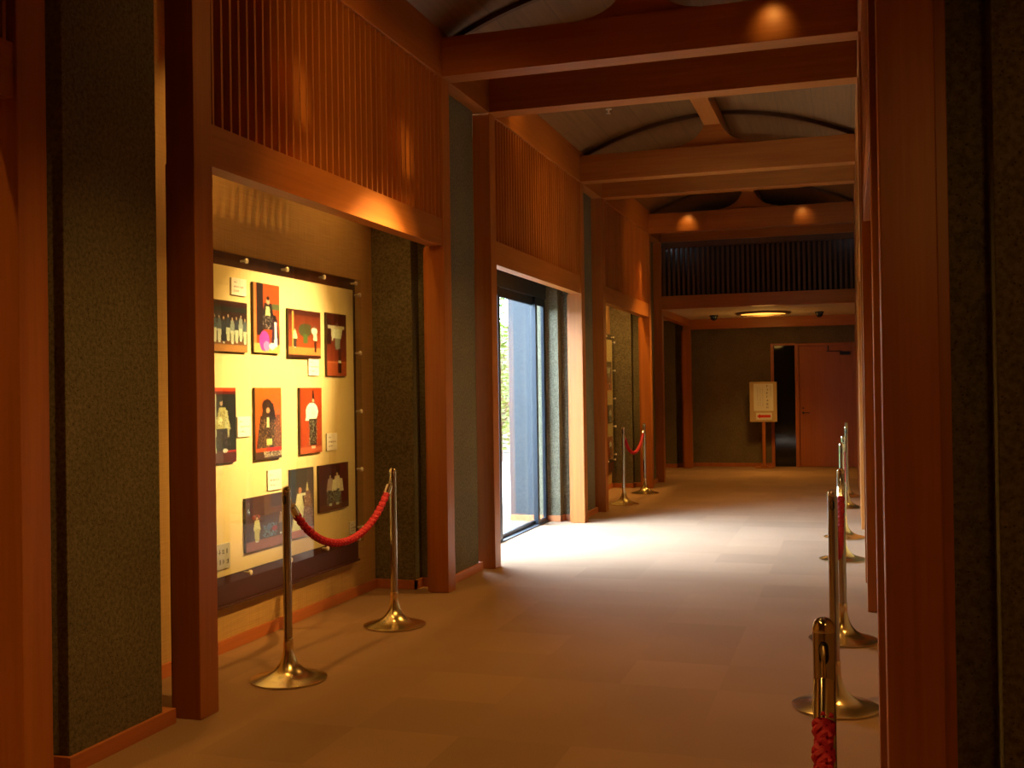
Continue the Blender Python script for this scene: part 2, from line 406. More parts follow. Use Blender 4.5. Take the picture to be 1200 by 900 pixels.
pier('R', pc(YG), 'right side concrete pier beside the entrance of the foyer')
pier('R', pc(YI), 'right side concrete pier by the far door of the foyer', h=ZF - .002, far=YFAR - .002)

# ------------------------------------------------------------ posts
def post_bm(sd, h):
    b = BM(); box(b, -PW / 2, PW / 2, 0, PW, 0, h, .004); return b
POSTS = {}
def post(sd, y, h, label, batten_dir):
    x = XL - PW / 2 if sd == 'L' else XR + PW / 2
    key = round(h, 2)
    t = thing('timber_post', label, 'post', (x, y, 0), 'orange timber posts along the corridor')
    obj('shaft', post_bm(sd, h), M['wood_z'], t)
    s = -1 if sd == 'L' else 1
    b = BM(); y0 = .04; x0 = s * PW / 2; box(b, min(x0, x0 + s * .032), max(x0, x0 + s * .032), y0, y0 + .08, 0, min(h, ZL0), .002)
    obj('batten', b, M['wood_z'], t)
    return t
for sd, desc in (('L', ['left post beside the camera, before the first bay', 'post cut off by the left edge of the photo',
        'big left post at the near end of the lit photo board', 'left post at the far end of the lit photo board',
        'left post on the near side of the bright glass door', 'left post on the far side of the bright glass door',
        'left post just before the small distant photo board', 'left post just after the small distant photo board',
        'shaded left post under the dark slatted grille', 'left post in the foyer by the concrete far wall']),
    ('R', ['right post beside the camera', 'large right post filling the picture height, nearest on that side',
        'thin sliver of post right behind the nearest right post', 'right post opposite the far end of the lit photo board',
        'right post opposite the near side of the glass door', 'right post opposite the far side of the glass door',
        'right post opposite the start of the small distant photo board', 'right post opposite the end of the small distant photo board',
        'right post under the end of the dark slatted grille', 'right post in the foyer near the far door'])):
    for y, d in zip((Y0, YA, YB, YC, YD, YE, YF, YG, YH, YI), desc):
        h = ZH if y < YI - .1 else ZF - .19
        post(sd, y, h, 'orange timber ' + d, 1)

# ------------------------------------------------------------ screens: lintel + vertical slats
def screen(sd, y0, y1, label):
    L = y1 - y0; s = -1 if sd == 'L' else 1
    x = XL if sd == 'L' else XR
    t = thing('slatted_screen', label, 'screen', (x, y0, ZL0), 'vertical slat screens above the bays')
    b = BM(); a0, a1 = s * .012, s * .122; box(b, min(a0, a1), max(a0, a1), 0, L, 0, ZL1 - ZL0, .003)
    obj('lintel', b, M['wood_y'], t)
    b = BM(); nn = int(L / .0785); p = L / nn
    for i in range(nn):
        yy = (i + .5) * p
        a0, a1 = s * .016, s * .108; box(b, min(a0, a1), max(a0, a1), yy - .009, yy + .009, ZL1 - ZL0, ZH - ZL0, .0015)
    obj('slats', b, M['wood_z'], t)
    b = BM(); a0, a1 = s * .108, s * .125
    for zz in (.55,): box(b, min(a0, a1), max(a0, a1), 0, L, zz, zz + .05)
    obj('cross_rail', b, M['wood_y'], t)
for sd, ll in (('L', ['slat screen at the upper left corner of the photo', 'wide slat screen above the big lit photo board', 'slat screen above the bright glass door', 'slat screen above the small distant photo board']),
               ('R', ['right side slat screen over the bay nearest the camera', 'right side slat screen facing the big lit photo board', 'right side slat screen facing the glass door', 'right side slat screen facing the small distant photo board'])):
    for (y0, y1), l in zip(((Y0, YA), (YB, YC), (YD, YE), (YF, YG)), ll):
        screen(sd, y0 + PW, y1, l)

# header (wall plate) beams
for sd in 'LR':
    s = -1 if sd == 'L' else 1; x = XL if sd == 'L' else XR
    b = BM(); a0, a1 = 0, s * .16; box(b, min(a0, a1), max(a0, a1), YNEAR, 18.3, 0, ZHT - ZH + .07, .004)
    o = obj('wall_plate_beam', b, M['wood_y'], loc=(x, 0, ZH))
    tag(o, 'long orange header beam on top of the %s row of posts' % side[sd], 'beam')

# cross beams
BT = .19
def cross_beam(y, label):
    b = BM(); box(b, XL + .0015, XR - .0015, 0, BT, 0, ZHT - ZH, .004)
    tag(obj('cross_beam', b, M['wood_x'], loc=(0, y, ZH)), label, 'beam', 'timber beams across the corridor ceiling')
for y, l in ((YA, 'timber cross beam overhead nearest the camera, above the top edge of the photo'), (YB, 'timber cross beam overhead above the near end of the lit photo board'),
             (YC, 'uppermost visible timber cross beam, with a bright lamp spot near its right end'), (YD, 'dark timber cross beam just behind and below the uppermost one'),
             (YE, 'timber cross beam over the far side of the glass door, carrying a flared strut'), (YF, 'dark timber cross beam right behind the one over the far side of the glass door'),
             (YG, 'glowing orange cross beam right in front of the dark grille'), (YH, 'shaded cross beam on top of the dark grille')):
    cross_beam(y, l)
# roof struts, ribs, ridge
def strut(y, label):
    b = BM(); prof = [(-.43, 0), (-.43, .016), (-.34, .03), (-.26, .058), (-.19, .10), (-.14, .15), (-.108, .20), (-.094, .233)]
    pts = prof + [(-x, z) for x, z in reversed(prof)]
    fr = [b.verts.new((x, .04, z)) for x, z in pts]; bk = [b.verts.new((x, .14, z)) for x, z in pts]
    b.faces.new(fr); b.faces.new(list(reversed(bk)))
    for i in range(len(pts)): j = (i + 1) % len(pts); b.faces.new((fr[i], bk[i], bk[j], fr[j]))
    tag(obj('roof_strut', b, M['wood_x'], loc=(XC, y, ZHT)), label, 'strut', 'flared struts carrying the ridge beam')
for y, l in ((YA, 'flared wooden strut above the cross beam nearest the camera'), (YC, 'flared wooden strut cut by the top edge of the photo'),
             (YE, 'flared wooden strut under the ridge, over the middle cross beam'), (YG, 'flared wooden strut on the glowing beam before the grille')):
    strut(y, l)
b = BM(); box(b, -.088, .088, YNEAR, 18.35, 0, .15, .004)
tag(obj('ridge_beam', b, M['wood_y'], loc=(XC, 0, ZHT + .234)), 'long ridge beam along the crown of the vaulted ceiling', 'beam')
def rib(y, label):
    b = BM(); n = 24; rows = []
    for i in range(n + 1):
        x = XL + .004 + (XR - XL - .008) * i / n; z = vault_z(x)
        rows.append([b.verts.new((x - XC, yy, zz - ZHT)) for yy, zz in ((0, z - .02), (.05, z - .02), (.05, z + .018), (0, z + .018))])
    for a, c in zip(rows, rows[1:]):
        for k in range(4): b.faces.new((a[k], a[(k + 1) % 4], c[(k + 1) % 4], c[k]))
    b.faces.new(rows[0]); b.faces.new(list(reversed(rows[-1])))
    tag(obj('ceiling_rib', b, M['ribwood'], loc=(XC, y, ZHT)), label, 'rib', 'thin dark curved ribs under the vault')
for y, l in ((YC + .19, 'thin dark curved rib above the uppermost visible beam'), (YE + .19, 'thin dark curved rib above the middle cross beam'), (YG + .19, 'thin dark curved rib above the glowing beam before the grille')):
    rib(y, l)

# grille above the foyer entrance
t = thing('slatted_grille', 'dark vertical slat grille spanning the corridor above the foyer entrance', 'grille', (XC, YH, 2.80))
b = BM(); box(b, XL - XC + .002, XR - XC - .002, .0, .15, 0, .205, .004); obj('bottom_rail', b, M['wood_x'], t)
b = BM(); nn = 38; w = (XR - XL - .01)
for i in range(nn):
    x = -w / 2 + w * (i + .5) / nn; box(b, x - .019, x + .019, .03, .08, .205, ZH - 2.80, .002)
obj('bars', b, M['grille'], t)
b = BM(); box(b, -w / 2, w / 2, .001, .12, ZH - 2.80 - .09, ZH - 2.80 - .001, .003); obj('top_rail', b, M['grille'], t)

# foyer far beam
b = BM(); box(b, XL - .14, XR + .14, 0, .16, 0, .19, .004)
tag(obj('foyer_beam', b, M['wood_x'], loc=(0, YI - .01, ZF - .19)), 'orange beam across the far end of the low foyer ceiling', 'beam')
for sd in 'LR':
    s = -1 if sd == 'L' else 1; x = XL if sd == 'L' else XR
    b = BM(); a0, a1 = s * .01, s * .13; box(b, min(a0, a1), max(a0, a1), YH + PW, YI - .012, 0, .12, .003)
    tag(obj('foyer_lintel', b, M['wood_y'], loc=(x, 0, ZF - .12)), 'wooden lintel under the foyer ceiling on the %s' % side[sd], 'beam')

# ------------------------------------------------------------ window_1: glazed sliding door in bay D-E
win = bpy.data.objects.new('window_1', None); COL.objects.link(win); win['kind'] = 'structure'; win.location = (-3.40, YD + .1, 0)
wy0, wy1 = YD + .1, YE + .145
def wpart(name, rects, mat, parent=win, x0=-.03, x1=.03, bev=.002):
    b = BM()
    for (ya, yb, za, zb) in rects: box(b, x0, x1, ya - wy0, yb - wy0, za, zb, bev)
    return obj(name, b, mat, parent)
wpart('window_frame', [(wy0, wy1, 2.56, 2.74), (wy0, wy0 + .06, 0, 2.56), (wy1 - .05, wy1, 0, 2.56)], M['frame'], x0=-.06, x1=.06)
wpart('floor_track', [(wy0, wy1, 0, .012)], M['mat'], x0=-.07, x1=.07)
def leaf(y0, y1, dx, z1=2.56):
    l = wpart('door_leaf', [(y0, y0 + .07, .012, z1), (y1 - .07, y1, .012, z1), (y0 + .07, y1 - .07, z1 - .09, z1), (y0 + .07, y1 - .07, .012, .05)], M['frame'], x0=dx - .018, x1=dx + .018)
    b = BM(); box(b, dx - .003, dx + .003, y0 + .07 - wy0, y1 - .07 - wy0, .05, z1 - .09); obj('glass', b, M['doorglass'], l)
leaf(wy0 + .06, 10.30, .03); leaf(10.22, 11.74, -.012); leaf(11.58, wy1 - .05, .03)

# outside
b = BM(); box(b, -30, -3.95, -10, 45, -.16, -.05); struct('ground', b, M['gravel'])
b = BM(); box(b, -5.0, -3.95, YD - 1.0, YE + 2.0, -.05, -.01, .004); tag(obj('stone_terrace', b, M['gardenstone']), 'pale stone terrace outside the glass door', 'terrace')
def shrub(x, y, h, r, label, nleaf=2600):
    t = thing('garden_shrub', label, 'shrub', (x, y, -.05), 'garden greenery seen through the glass door')
    b = BM(); tube(b, [(0, 0, 0), (.05, .02, h * .4), (0, .05, h * .8)], [.06, .045, .015], 8)
    for k in range(6):
        a = k * 1.05; tube(b, [(.03, .02, h * .25 + k * .08), (r * .5 * math.cos(a), r * .5 * math.sin(a), h * .5 + k * .07), (r * .8 * math.cos(a), r * .8 * math.sin(a), h * .65 + k * .06)], [.025, .015, .006], 6)
    obj('trunk', b, M['bark'], t)
    b = BM()
    for i in range(nleaf):
        while True:
            p = Vector((random.uniform(-1, 1), random.uniform(-1, 1), random.uniform(-1, 1)))
            if .3 < p.length < 1: break
        p = Vector((p.x * r, p.y * r, h * .56 + p.z * h * .44))
        q = Matrix.Rotation(random.uniform(0, 6.28), 3, 'Z') @ Matrix.Rotation(random.uniform(-.9, .9), 3, 'X')
        s = random.uniform(.05, .10)
        vs = [b.verts.new(p + q @ Vector(v) * s) for v in ((-.9, 0, 0), (0, -.42, .1), (.9, 0, 0), (0, .42, .1))]
        b.faces.new(vs)
    obj('foliage', b, M['leaf'], t)
shrub(-6.6, 19.8, 3.0, 1.2, 'leafy green shrub in the middle of the strip of garden beyond the glass')
shrub(-7.4, 22.6, 4.2, 1.3, 'taller leafy tree behind the shrub beyond the glass', 3200)
shrub(-5.2, 24.5, 2.3, 1.1, 'low bush at the back of the garden beyond the glass', 2000)
b = BM(); hr = random.Random(11); nx, nz = 70, 14
def hp(i, j): return Vector((hr.uniform(-.25, .25), -6 + 40 * i / nx, -.05 + 3.2 * j / nz + (hr.uniform(-.3, .5) if j == nz else 0)))
fr = [[b.verts.new(hp(i, j)) for j in range(nz + 1)] for i in range(nx + 1)]; bk = [[b.verts.new(hp(i, j) + Vector((-1.4, 0, 0))) for j in range(nz + 1)] for i in range(nx + 1)]
for i in range(nx):
    for j in range(nz):
        b.faces.new((fr[i][j], fr[i + 1][j], fr[i + 1][j + 1], fr[i][j + 1])); b.faces.new((bk[i][j], bk[i][j + 1], bk[i + 1][j + 1], bk[i + 1][j]))
    b.faces.new((fr[i][nz], fr[i + 1][nz], bk[i + 1][nz], bk[i][nz]))
for i in range(7000):
    p = Vector((hr.uniform(.1, .5), hr.uniform(8, 32), hr.uniform(.1, 3.2))); s = hr.uniform(.07, .14)
    q = Matrix.Rotation(hr.uniform(0, 6.28), 3, 'X') @ Matrix.Rotation(hr.uniform(-.8, .8), 3, 'Z')
    b.faces.new([b.verts.new(p + q @ Vector(v) * s) for v in ((0, -.9, 0), (.1, 0, -.45), (0, .9, 0), (.1, 0, .45))])
tag(obj('screening_hedge', b, M['leaf'], loc=(-9.8, 0, 0)), 'tall green hedge added along the far edge of the garden to block low sky', 'screening_hedge')  # added hedge, keeps low sky light off the far corridor floor
b = BM(); box(b, -8.4, -4.6, 0, .3, 0, .5, .03); tag(obj('garden_wall', b, M['gardenstone'], loc=(0, 25.8, -.05)), 'low stone wall at the back of the garden', 'wall')

# ------------------------------------------------------------ far door, sidelight
dr = bpy.data.objects.new('door_1', None); COL.objects.link(dr); dr['kind'] = 'structure'; dr.location = (-.93, YFAR, 0)
def dbx(name, boxes, mat, parent=dr, bev=.002):
    b = BM()
    for q in boxes: box(b, q[0] + .93, q[1] + .93, q[2], q[3], q[4], q[5], bev)
    return obj(name, b, mat, parent)
dbx('door_frame', [(-1.0, -.93, -.02, .13, 0, 2.33), (.04, .10, -.02, .13, 0, 2.33), (-.93, .04, -.02, .13, 2.28, 2.33)], M['door'])
lf = dbx('door_leaf', [(-.928, .038, .02, .06, .006, 2.278)], M['door'])
b = BM()
lathe(b, [(.022, 0), (.022, .006), (.010, .008), (.010, .045)], 16, axis='Y'); 
for v in b.verts: v.co = Vector((v.co.x, -v.co.y, v.co.z))
box(b, -.008, .115, -.05, -.036, -.008, .008, .003)
lathe(b, [(.016, 0), (.016, .008)], 16, off=(0, -.008, .09), axis='Y')
h = obj('door_handle', b, M['black'], lf, True); h.location = (.072, .02, 1.02)
cl = dbx('door_closer', [(-.18, .0, -.05, .02, 2.10, 2.16)], M['black']); dbx('closer_arm', [(-.42, -.14, -.035, -.02, 2.165, 2.18), (-.40, -.38, -.03, .0, 2.17, 2.28)], M['black'], cl)
w2 = bpy.data.objects.new('window_2', None); COL.objects.link(w2); w2['kind'] = 'structure'; w2.location = (-1.386, YFAR, 0)
b = BM(); box(b, -.06, 0.0, -.02, .13, 0, 2.34, .002); box(b, 0, .386, -.02, .13, 2.30, 2.34, .002); obj('window_frame', b, M['door'], w2)
b = BM(); box(b, 0, .386, .06, .072, .0, 2.30); obj('glass', b, M['darkglass'], w2)

# ------------------------------------------------------------ glyph helper (small written marks)
def glyph(b, cx, cy, s, put, rnd):
    k = rnd.randint(3, 5)
    for i in range(k):
        if rnd.random() < .55: y = cy + s * rnd.uniform(-.4, .4); w = s * rnd.uniform(.5, .85); put(b, cx - w / 2, cx + w / 2, y - s * .05, y + s * .05)
        else: x = cx + s * rnd.uniform(-.3, .3); h = s * rnd.uniform(.5, .9); put(b, x - s * .05, x + s * .05, cy - h / 2, cy + h / 2)

# direction sign stand
SX, SY = -1.566, 20.72
t = thing('sign_stand', 'wooden sign stand with white notice and red left arrow before the far wall', 'sign', (SX, SY, 0))
b = BM(); box(b, -.03, .03, -.005, .035, .03, 1.5, .003); obj('pole', b, M['wood_z'], t)
b = BM(); box(b, -.17, .17, -.13, .16, 0, .022, .004); box(b, -.06, .06, -.05, .08, .022, .05, .004); obj('foot', b, M['wood_x'], t)
bd = BM(); box(bd, -.25, .25, -.03, -.006, .865, 1.615, .004); bd = obj('board', bd, M['signwood'], t)
b = BM(); box(b, -.175, .185, -.0335, -.030, 1.07, 1.58); nface = len(b.faces)
rnd = random.Random(3)
def put(bm, x0, x1, z0, z1): box(bm, x0, x1, -.0345, -.0335, z0, z1)
for i in range(7): glyph(b, .075, 1.535 - i * .067, .05, put, rnd)
for i in range(8): glyph(b, .135, 1.54 - i * .028, .022, put, rnd)
for c in range(3):
    for i in range(12): glyph(b, -.01 - c * .045, 1.50 - i * .03, .02, put, rnd)
b.faces.ensure_lookup_table()
for fc in b.faces[nface:]: fc.material_index = 1
pp = obj('notice_sheet', b, M['paper'], bd); pp.data.materials.append(M['ink'])
b = BM(); box(b, -.135, .155, -.0335, -.030, .905, 1.035); obj('arrow_sheet', b, M['paper'], bd)
b = BM(); pts = [(-.12, .97), (-.06, 1.015), (-.06, .995), (.13, .995), (.13, .945), (-.06, .945), (-.06, .925)]
fr = [b.verts.new((x, -.0355, z)) for x, z in pts]; bk = [b.verts.new((x, -.0335, z)) for x, z in pts]
b.faces.new(fr); b.faces.new(list(reversed(bk)))
for i in range(7): j = (i + 1) % 7; b.faces.new((fr[i], bk[i], bk[j], fr[j]))
obj('arrow', b, M['redink'], bd)

# ------------------------------------------------------------ foyer ceiling fittings
t = thing('ceiling_lamp', 'round glowing yellow lamp set in the foyer ceiling', 'lamp', (-1.44, 19.3, ZF))
b = BM(); lathe(b, [(.47, 0), (.48, -.012), (.46, -.03), (.40, -.035), (.395, -.012)], 48); obj('rim', b, M['shade'], t, True)
b = BM(); lathe(b, [(.385, -.012), (.38, -.03), (.30, -.045), (.15, -.055), (.01, -.058)], 48); obj('diffuser', b, M['lampglow'], t, True)
b = BM(); 
for k in range(3): box(b, -.37 + 0 * k, .37, -.006 + (k - 1) * .2, .006 + (k - 1) * .2, -.062, -.052)
obj('bars', b, M['shade'], t)
def dome(x, y, label):
    t = thing('dome_camera', label, 'camera', (x, y, ZF + .004), 'dark dome cameras on the foyer ceiling')
    b = BM(); lathe(b, [(.075, 0), (.078, -.012), (.07, -.03)], 28); obj('base', b, M['black'], t, True)
    b = BM(); lathe(b, [(.062, -.03), (.060, -.055), (.048, -.08), (.028, -.096), (.004, -.102)], 28); obj('dome', b, M['darkglass'], t, True)
dome(-2.33, 19.6, 'dark dome camera on the foyer ceiling left of the glowing lamp')
dome(-.50, 19.6, 'dark dome camera on the foyer ceiling right of the glowing lamp')
t = thing('sprinkler_head', 'tiny silver sprinkler on the vaulted ceiling', 'sprinkler', (-2.36, 11.0, vault_z(-2.36) + .02))
b = BM(); lathe(b, [(.035, 0), (.035, -.008), (.012, -.012), (.012, -.035)], 20); obj('base', b, M['pin'], t, True)
b = BM(); lathe(b, [(.006, -.035), (.022, -.048), (.022, -.052)], 20); obj('deflector', b, M['pin'], t, True)

# ------------------------------------------------------------ painted prints
def shp(kind, *a): return (kind, a)
def shade_pic(shapes, u, v, rnd):
    c = (0, 0, 0)
    for kind, a in shapes:
        if kind == 'bg': c = tuple(a[0][i] * (1 - v) + a[1][i] * v for i in range(3)); continue
        col = a[-1]
        if kind == 'r': ins = a[0] <= u <= a[2] and a[1] <= v <= a[3]
        elif kind == 'e': ins = ((u - a[0]) / a[2]) ** 2 + ((v - a[1]) / a[3]) ** 2 <= 1
        elif kind == 't':  # trapezoid: cx, v0, v1, w0, w1
            ins = a[1] <= v <= a[2] and abs(u - a[0]) <= a[3] + (a[4] - a[3]) * (v - a[1]) / (a[2] - a[1])
        elif kind == 'n':  # speckles in a box with density
            ins = a[0] <= u <= a[2] and a[1] <= v <= a[3] and rnd.random() < a[4]
        if ins: c = col
    return c
def person(cx, v0, h, w, robe, skirt_, hair=(25, 18, 15), skin=(215, 165, 120)):
    return [('t', (cx, v0 + h * .16, v0 + h * .55, w * .55, w * 1.0, robe)), ('t', (cx, v0 + h * .52, v0 + h * .95, w * .75, w * .55, skirt_)),
            ('e', (cx, v0 + h * .07, w * .32, h * .08, hair)), ('e', (cx, v0 + h * .10, w * .22, h * .055, skin)),
            ('r', (cx - w * .35, v0 + h * .94, cx + w * .35, v0 + h, (225, 215, 190)))]
PICS = {}
crowd = [('bg', ((62, 22, 20), (40, 26, 24))), ('r', (0, .12, 1, .22, (30, 36, 28))), ('r', (0, .85, 1, 1, (190, 120, 60))), ('r', (0, .78, 1, .86, (120, 70, 40)))]
rn = random.Random(5)
for i in range(11):
    crowd += person(.05 + i * .09, .26 + rn.uniform(-.03, .05), .55, .055, rn.choice([(150, 150, 130), (90, 95, 95), (190, 175, 130), (60, 60, 66)]), rn.choice([(220, 205, 170), (200, 190, 150), (40, 38, 50), (235, 215, 175)]))
PICS['P1'] = crowd
PICS['P2'] = [('bg', ((205, 75, 25), (170, 60, 25))), ('r', (0, 0, .1, 1, (225, 120, 60))), ('r', (.12, 0, .36, .75, (35, 18, 22))), ('r', (.7, .28, 1, .36, (90, 90, 50))), ('r', (0, .86, 1, 1, (235, 170, 90))),
    ('t', (.55, .28, .66, .14, .3, (30, 24, 30))), ('e', (.55, .25, .07, .045, (225, 150, 110))), ('e', (.55, .205, .06, .03, (25, 15, 15))), ('t', (.54, .33, .46, .06, .1, (230, 205, 130))),
    ('n', (.35, .45, .75, .66, .12, (190, 150, 130))), ('t', (.82, .5, .88, .09, .16, (60, 25, 50))), ('t', (.84, .55, .9, .04, .06, (245, 235, 220))), ('e', (.80, .48, .07, .04, (30, 18, 18))),
    ('e', (.40, .83, .20, .145, (235, 60, 160))), ('e', (.48, .90, .12, .07, (250, 130, 190))), ('e', (.7, .9, .12, .05, (250, 235, 220)))]
PICS['P3'] = [('bg', ((95, 32, 18), (190, 80, 30))), ('r', (0, 0, 1, .12, (70, 22, 14))), ('r', (.11, .05, .15, .8, (235, 150, 70))), ('r', (0, .78, 1, 1, (225, 130, 60))), ('r', (0, .93, 1, 1, (60, 22, 14))),
    ('e', (.5, .42, .2, .14, (70, 66, 34))), ('r', (.44, .5, .58, .70, (78, 92, 40))), ('e', (.58, .34, .12, .06, (66, 62, 30)))] + person(.19, .38, .42, .07, (240, 215, 150), (60, 50, 45)) + \
    [('e', (.80, .42, .1, .07, (235, 215, 180))), ('t', (.82, .4, .62, .05, .06, (225, 205, 170))), ('r', (.79, .62, .86, .86, (60, 24, 20))), ('e', (.82, .33, .04, .03, (110, 70, 60)))]
PICS['P4'] = [('bg', ((66, 18, 12), (170, 66, 34))), ('r', (0, .76, 1, 1, (185, 80, 40))), ('r', (0, .78, 1, .79, (225, 120, 70))), ('r', (.0, .1, .2, .5, (45, 18, 14))),
    ('t', (.52, .22, .40, .3, .2, (225, 215, 175))), ('r', (.06, .20, .9, .25, (215, 190, 150))), ('t', (.28, .24, .44, .06, .03, (215, 200, 160))), ('e', (.53, .18, .06, .03, (120, 75, 70))),
    ('t', (.55, .40, .58, .14, .12, (150, 140, 120))), ('r', (.56, .56, .72, .76, (80, 34, 28))), ('r', (.56, .75, .72, .79, (230, 215, 180))), ('r', (.55, .79, .74, .95, (60, 18, 14)))]
PICS['P5'] = [('bg', ((30, 26, 24), (34, 30, 26))), ('r', (0, 0, 1, .05, (225, 70, 20))), ('r', (0, .05, 1, .08, (120, 24, 14))), ('r', (0, .84, 1, 1, (96, 40, 34))), ('r', (.6, .84, 1, .86, (190, 40, 30))),
    ('r', (.17, .08, .2, .86, (215, 200, 160))), ('t', (.45, .26, .56, .12, .34, (190, 170, 100))), ('e', (.36, .44, .09, .05, (240, 220, 150))), ('t', (.62, .3, .66, .05, .1, (205, 190, 130))),
    ('t', (.42, .54, .80, .22, .24, (48, 38, 42))), ('e', (.40, .2, .06, .035, (200, 150, 110))), ('e', (.40, .165, .05, .025, (20, 14, 12))), ('e', (.55, .84, .1, .025, (235, 215, 190))), ('n', (.2, .3, .75, .78, .14, (110, 84, 70)))]
PICS['P6'] = [('bg', ((228, 96, 25), (200, 70, 20))), ('t', (.5, .22, .48, .18, .3, (40, 14, 12))), ('e', (.45, .26, .2, .1, (36, 14, 12))), ('e', (.48, .32, .07, .04, (215, 140, 90))), ('t', (.45, .4, .84, .26, .42, (40, 22, 22))),
    ('t', (.86, .38, .84, .07, .16, (120, 60, 40))), ('e', (.88, .34, .06, .03, (150, 90, 60))), ('n', (.12, .45, .98, .84, .16, (180, 120, 70))), ('t', (.47, .42, .56, .04, .05, (235, 210, 140))), ('r', (.42, .72, .62, .8, (225, 200, 110))),
    ('r', (.4, .84, 1, .9, (215, 36, 30))), ('r', (0, .90, 1, 1, (70, 40, 30))), ('n', (.3, .90, 1, .97, .45, (215, 180, 140)))]
PICS['P7'] = [('bg', ((185, 62, 20), (175, 58, 24))), ('r', (0, .0, .06, 1, (150, 48, 16))), ('r', (0, .9, 1, 1, (205, 90, 50))), ('t', (.6, .04, .2, .03, .05, (30, 14, 12))), ('e', (.6, .205, .05, .03, (235, 180, 130))), ('e', (.6, .235, .06, .02, (40, 22, 18))),
    ('e', (.54, .37, .28, .14, (252, 246, 225))), ('t', (.5, .28, .50, .14, .27, (250, 240, 210))), ('t', (.58, .47, .88, .19, .15, (34, 22, 18))), ('n', (.38, .5, .78, .87, .13, (190, 170, 130))), ('r', (.5, .89, .68, .93, (235, 200, 160)))]
PICS['P8'] = [('bg', ((78, 40, 38), (60, 48, 64))), ('r', (0, .82, 1, 1, (150, 84, 76))), ('e', (.24, .38, .1, .05, (150, 60, 40)))] + person(.26, .36, .5, .09, (215, 195, 130), (190, 170, 110)) + \
    [('n', (.4, .55, .75, .8, .25, (110, 150, 170))), ('e', (.7, .66, .07, .05, (150, 50, 70))), ('e', (.55, .62, .06, .06, (70, 90, 120)))] + person(.86, .35, .45, .06, (150, 110, 80), (90, 70, 80))
PICS['P9'] = [('bg', ((44, 40, 36), (80, 60, 66))), ('r', (0, .88, 1, 1, (190, 100, 90))), ('t', (.35, .36, .9, .1, .36, (235, 215, 160))), ('t', (.72, .34, .86, .1, .26, (125, 82, 74))), ('e', (.38, .32, .07, .045, (215, 130, 90))),
    ('t', (.7, .22, .34, .02, .06, (220, 190, 130))), ('n', (.55, .4, .95, .8, .18, (205, 160, 120))), ('r', (.4, .36, .62, .4, (230, 215, 175)))]
PICS['P10'] = [('bg', ((66, 26, 18), (80, 40, 24))), ('r', (.7, 0, 1, 1, (96, 30, 18))), ('r', (0, .86, 1, 1, (104, 60, 36)))] + \
    person(.36, .2, .7, .13, (200, 165, 150), (52, 46, 44)) + person(.60, .16, .74, .14, (240, 215, 180), (46, 38, 34)) + \
    [('t', (.50, .34, .58, .05, .09, (240, 222, 180))), ('t', (.74, .34, .62, .04, .08, (235, 205, 165))), ('n', (.24, .56, .74, .88, .28, (165, 165, 150)))]
def print_mesh(name, shapes, W, H, th=.018, px=.0055):
    nx, nz = max(8, int(W / px)), max(8, int(H / px)); rnd = random.Random(len(shapes) * 13 + int(W * 1000))
    me = bpy.data.meshes.new(name); vs = []; cols = []
    for j in range(nz + 1):
        for i in range(nx + 1):
            vs.append((th, W * i / nx - W / 2, H / 2 - H * j / nz)); c = s2l(shade_pic(shapes, i / nx, j / nz, rnd)); k = rnd.uniform(.85, 1.15)
            cols.append((c[0] * k * .72, c[1] * k * .95, c[2] * k * 1.25, 1))
    fs = [(j * (nx + 1) + i, (j + 1) * (nx + 1) + i, (j + 1) * (nx + 1) + i + 1, j * (nx + 1) + i + 1) for j in range(nz) for i in range(nx)]
    n0 = len(vs)
    vs += [(0, -W / 2, H / 2), (0, W / 2, H / 2), (0, W / 2, -H / 2), (0, -W / 2, -H / 2)]; cols += [(.02, .012, .01, 1)] * 4
    vs += [(th, -W / 2, H / 2), (th, W / 2, H / 2), (th, W / 2, -H / 2), (th, -W / 2, -H / 2)]; cols += [(.02, .012, .01, 1)] * 4
    a, e = n0, n0 + 4
    fs += [(a, a + 1, a + 2, a + 3)] + [(a + k, e + k, e + (k + 1) % 4, a + (k + 1) % 4) for k in range(4)]
    me.from_pydata(vs, [], fs); me.update()
    at = me.color_attributes.new('Col', 'FLOAT_COLOR', 'POINT')
    for i, c in enumerate(cols): at.data[i].color = c
    me.materials.append(M['photo']); return me

BX = -3.478    # face of the cream sheet
def display_board(dy, label):
    t = thing('display_board', label, 'display board', (WALLX, 6.05 + dy, .27))
    def bx(n, q, m, p=t, bev=.002):
        b = BM()
        for (x0, x1, y0, y1, z0, z1) in q: box(b, x0 - WALLX, x1 - WALLX, y0 - 6.05, y1 - 6.05, z0 - .27, z1 - .27, bev)
        return obj(n, b, m, p)
    bk = bx('backing_panel', [(WALLX + .001, -3.49, 5.07, 7.262, .285, 2.345)], M['maroon'])
    bx('bottom_ledge', [(WALLX + .001, -3.475, 5.07, 7.262, .27, .285)], M['maroon'], bk)
    bx('cream_sheet', [(-3.49, BX, 5.12, 7.20, .455, 2.262)], M['cream'])
    ac = bx('acrylic_cover', [(-3.456, -3.450, 5.075, 7.275, .415, 2.34)], M['acrylic'], bev=0)
    pos = [(5.10, z) for z in (.515, .944, 1.371, 1.80, 2.23)] + [(7.25, z) for z in (.515, .944, 1.371, 1.80, 2.23)] + \
          [(y, z) for y in (5.19, 5.69, 6.18, 6.69, 7.19) for z in (.440, 2.308)]
    for (y, z) in pos:
        b = BM(); lathe(b, [(.007, -.038), (.007, -.002), (.0155, -.002), (.0165, .004), (.015, .010), (.007, .0135), (.001, .014)], 16, axis='X')
        o = obj('standoff', b, M['pin'], ac, True); o.location = (-3.45 - WALLX, y - 6.05, z - .27)
    return t
display_board(0, 'large brightly lit display board of stage photos under clear acrylic')
DY2 = YF - YB + .33
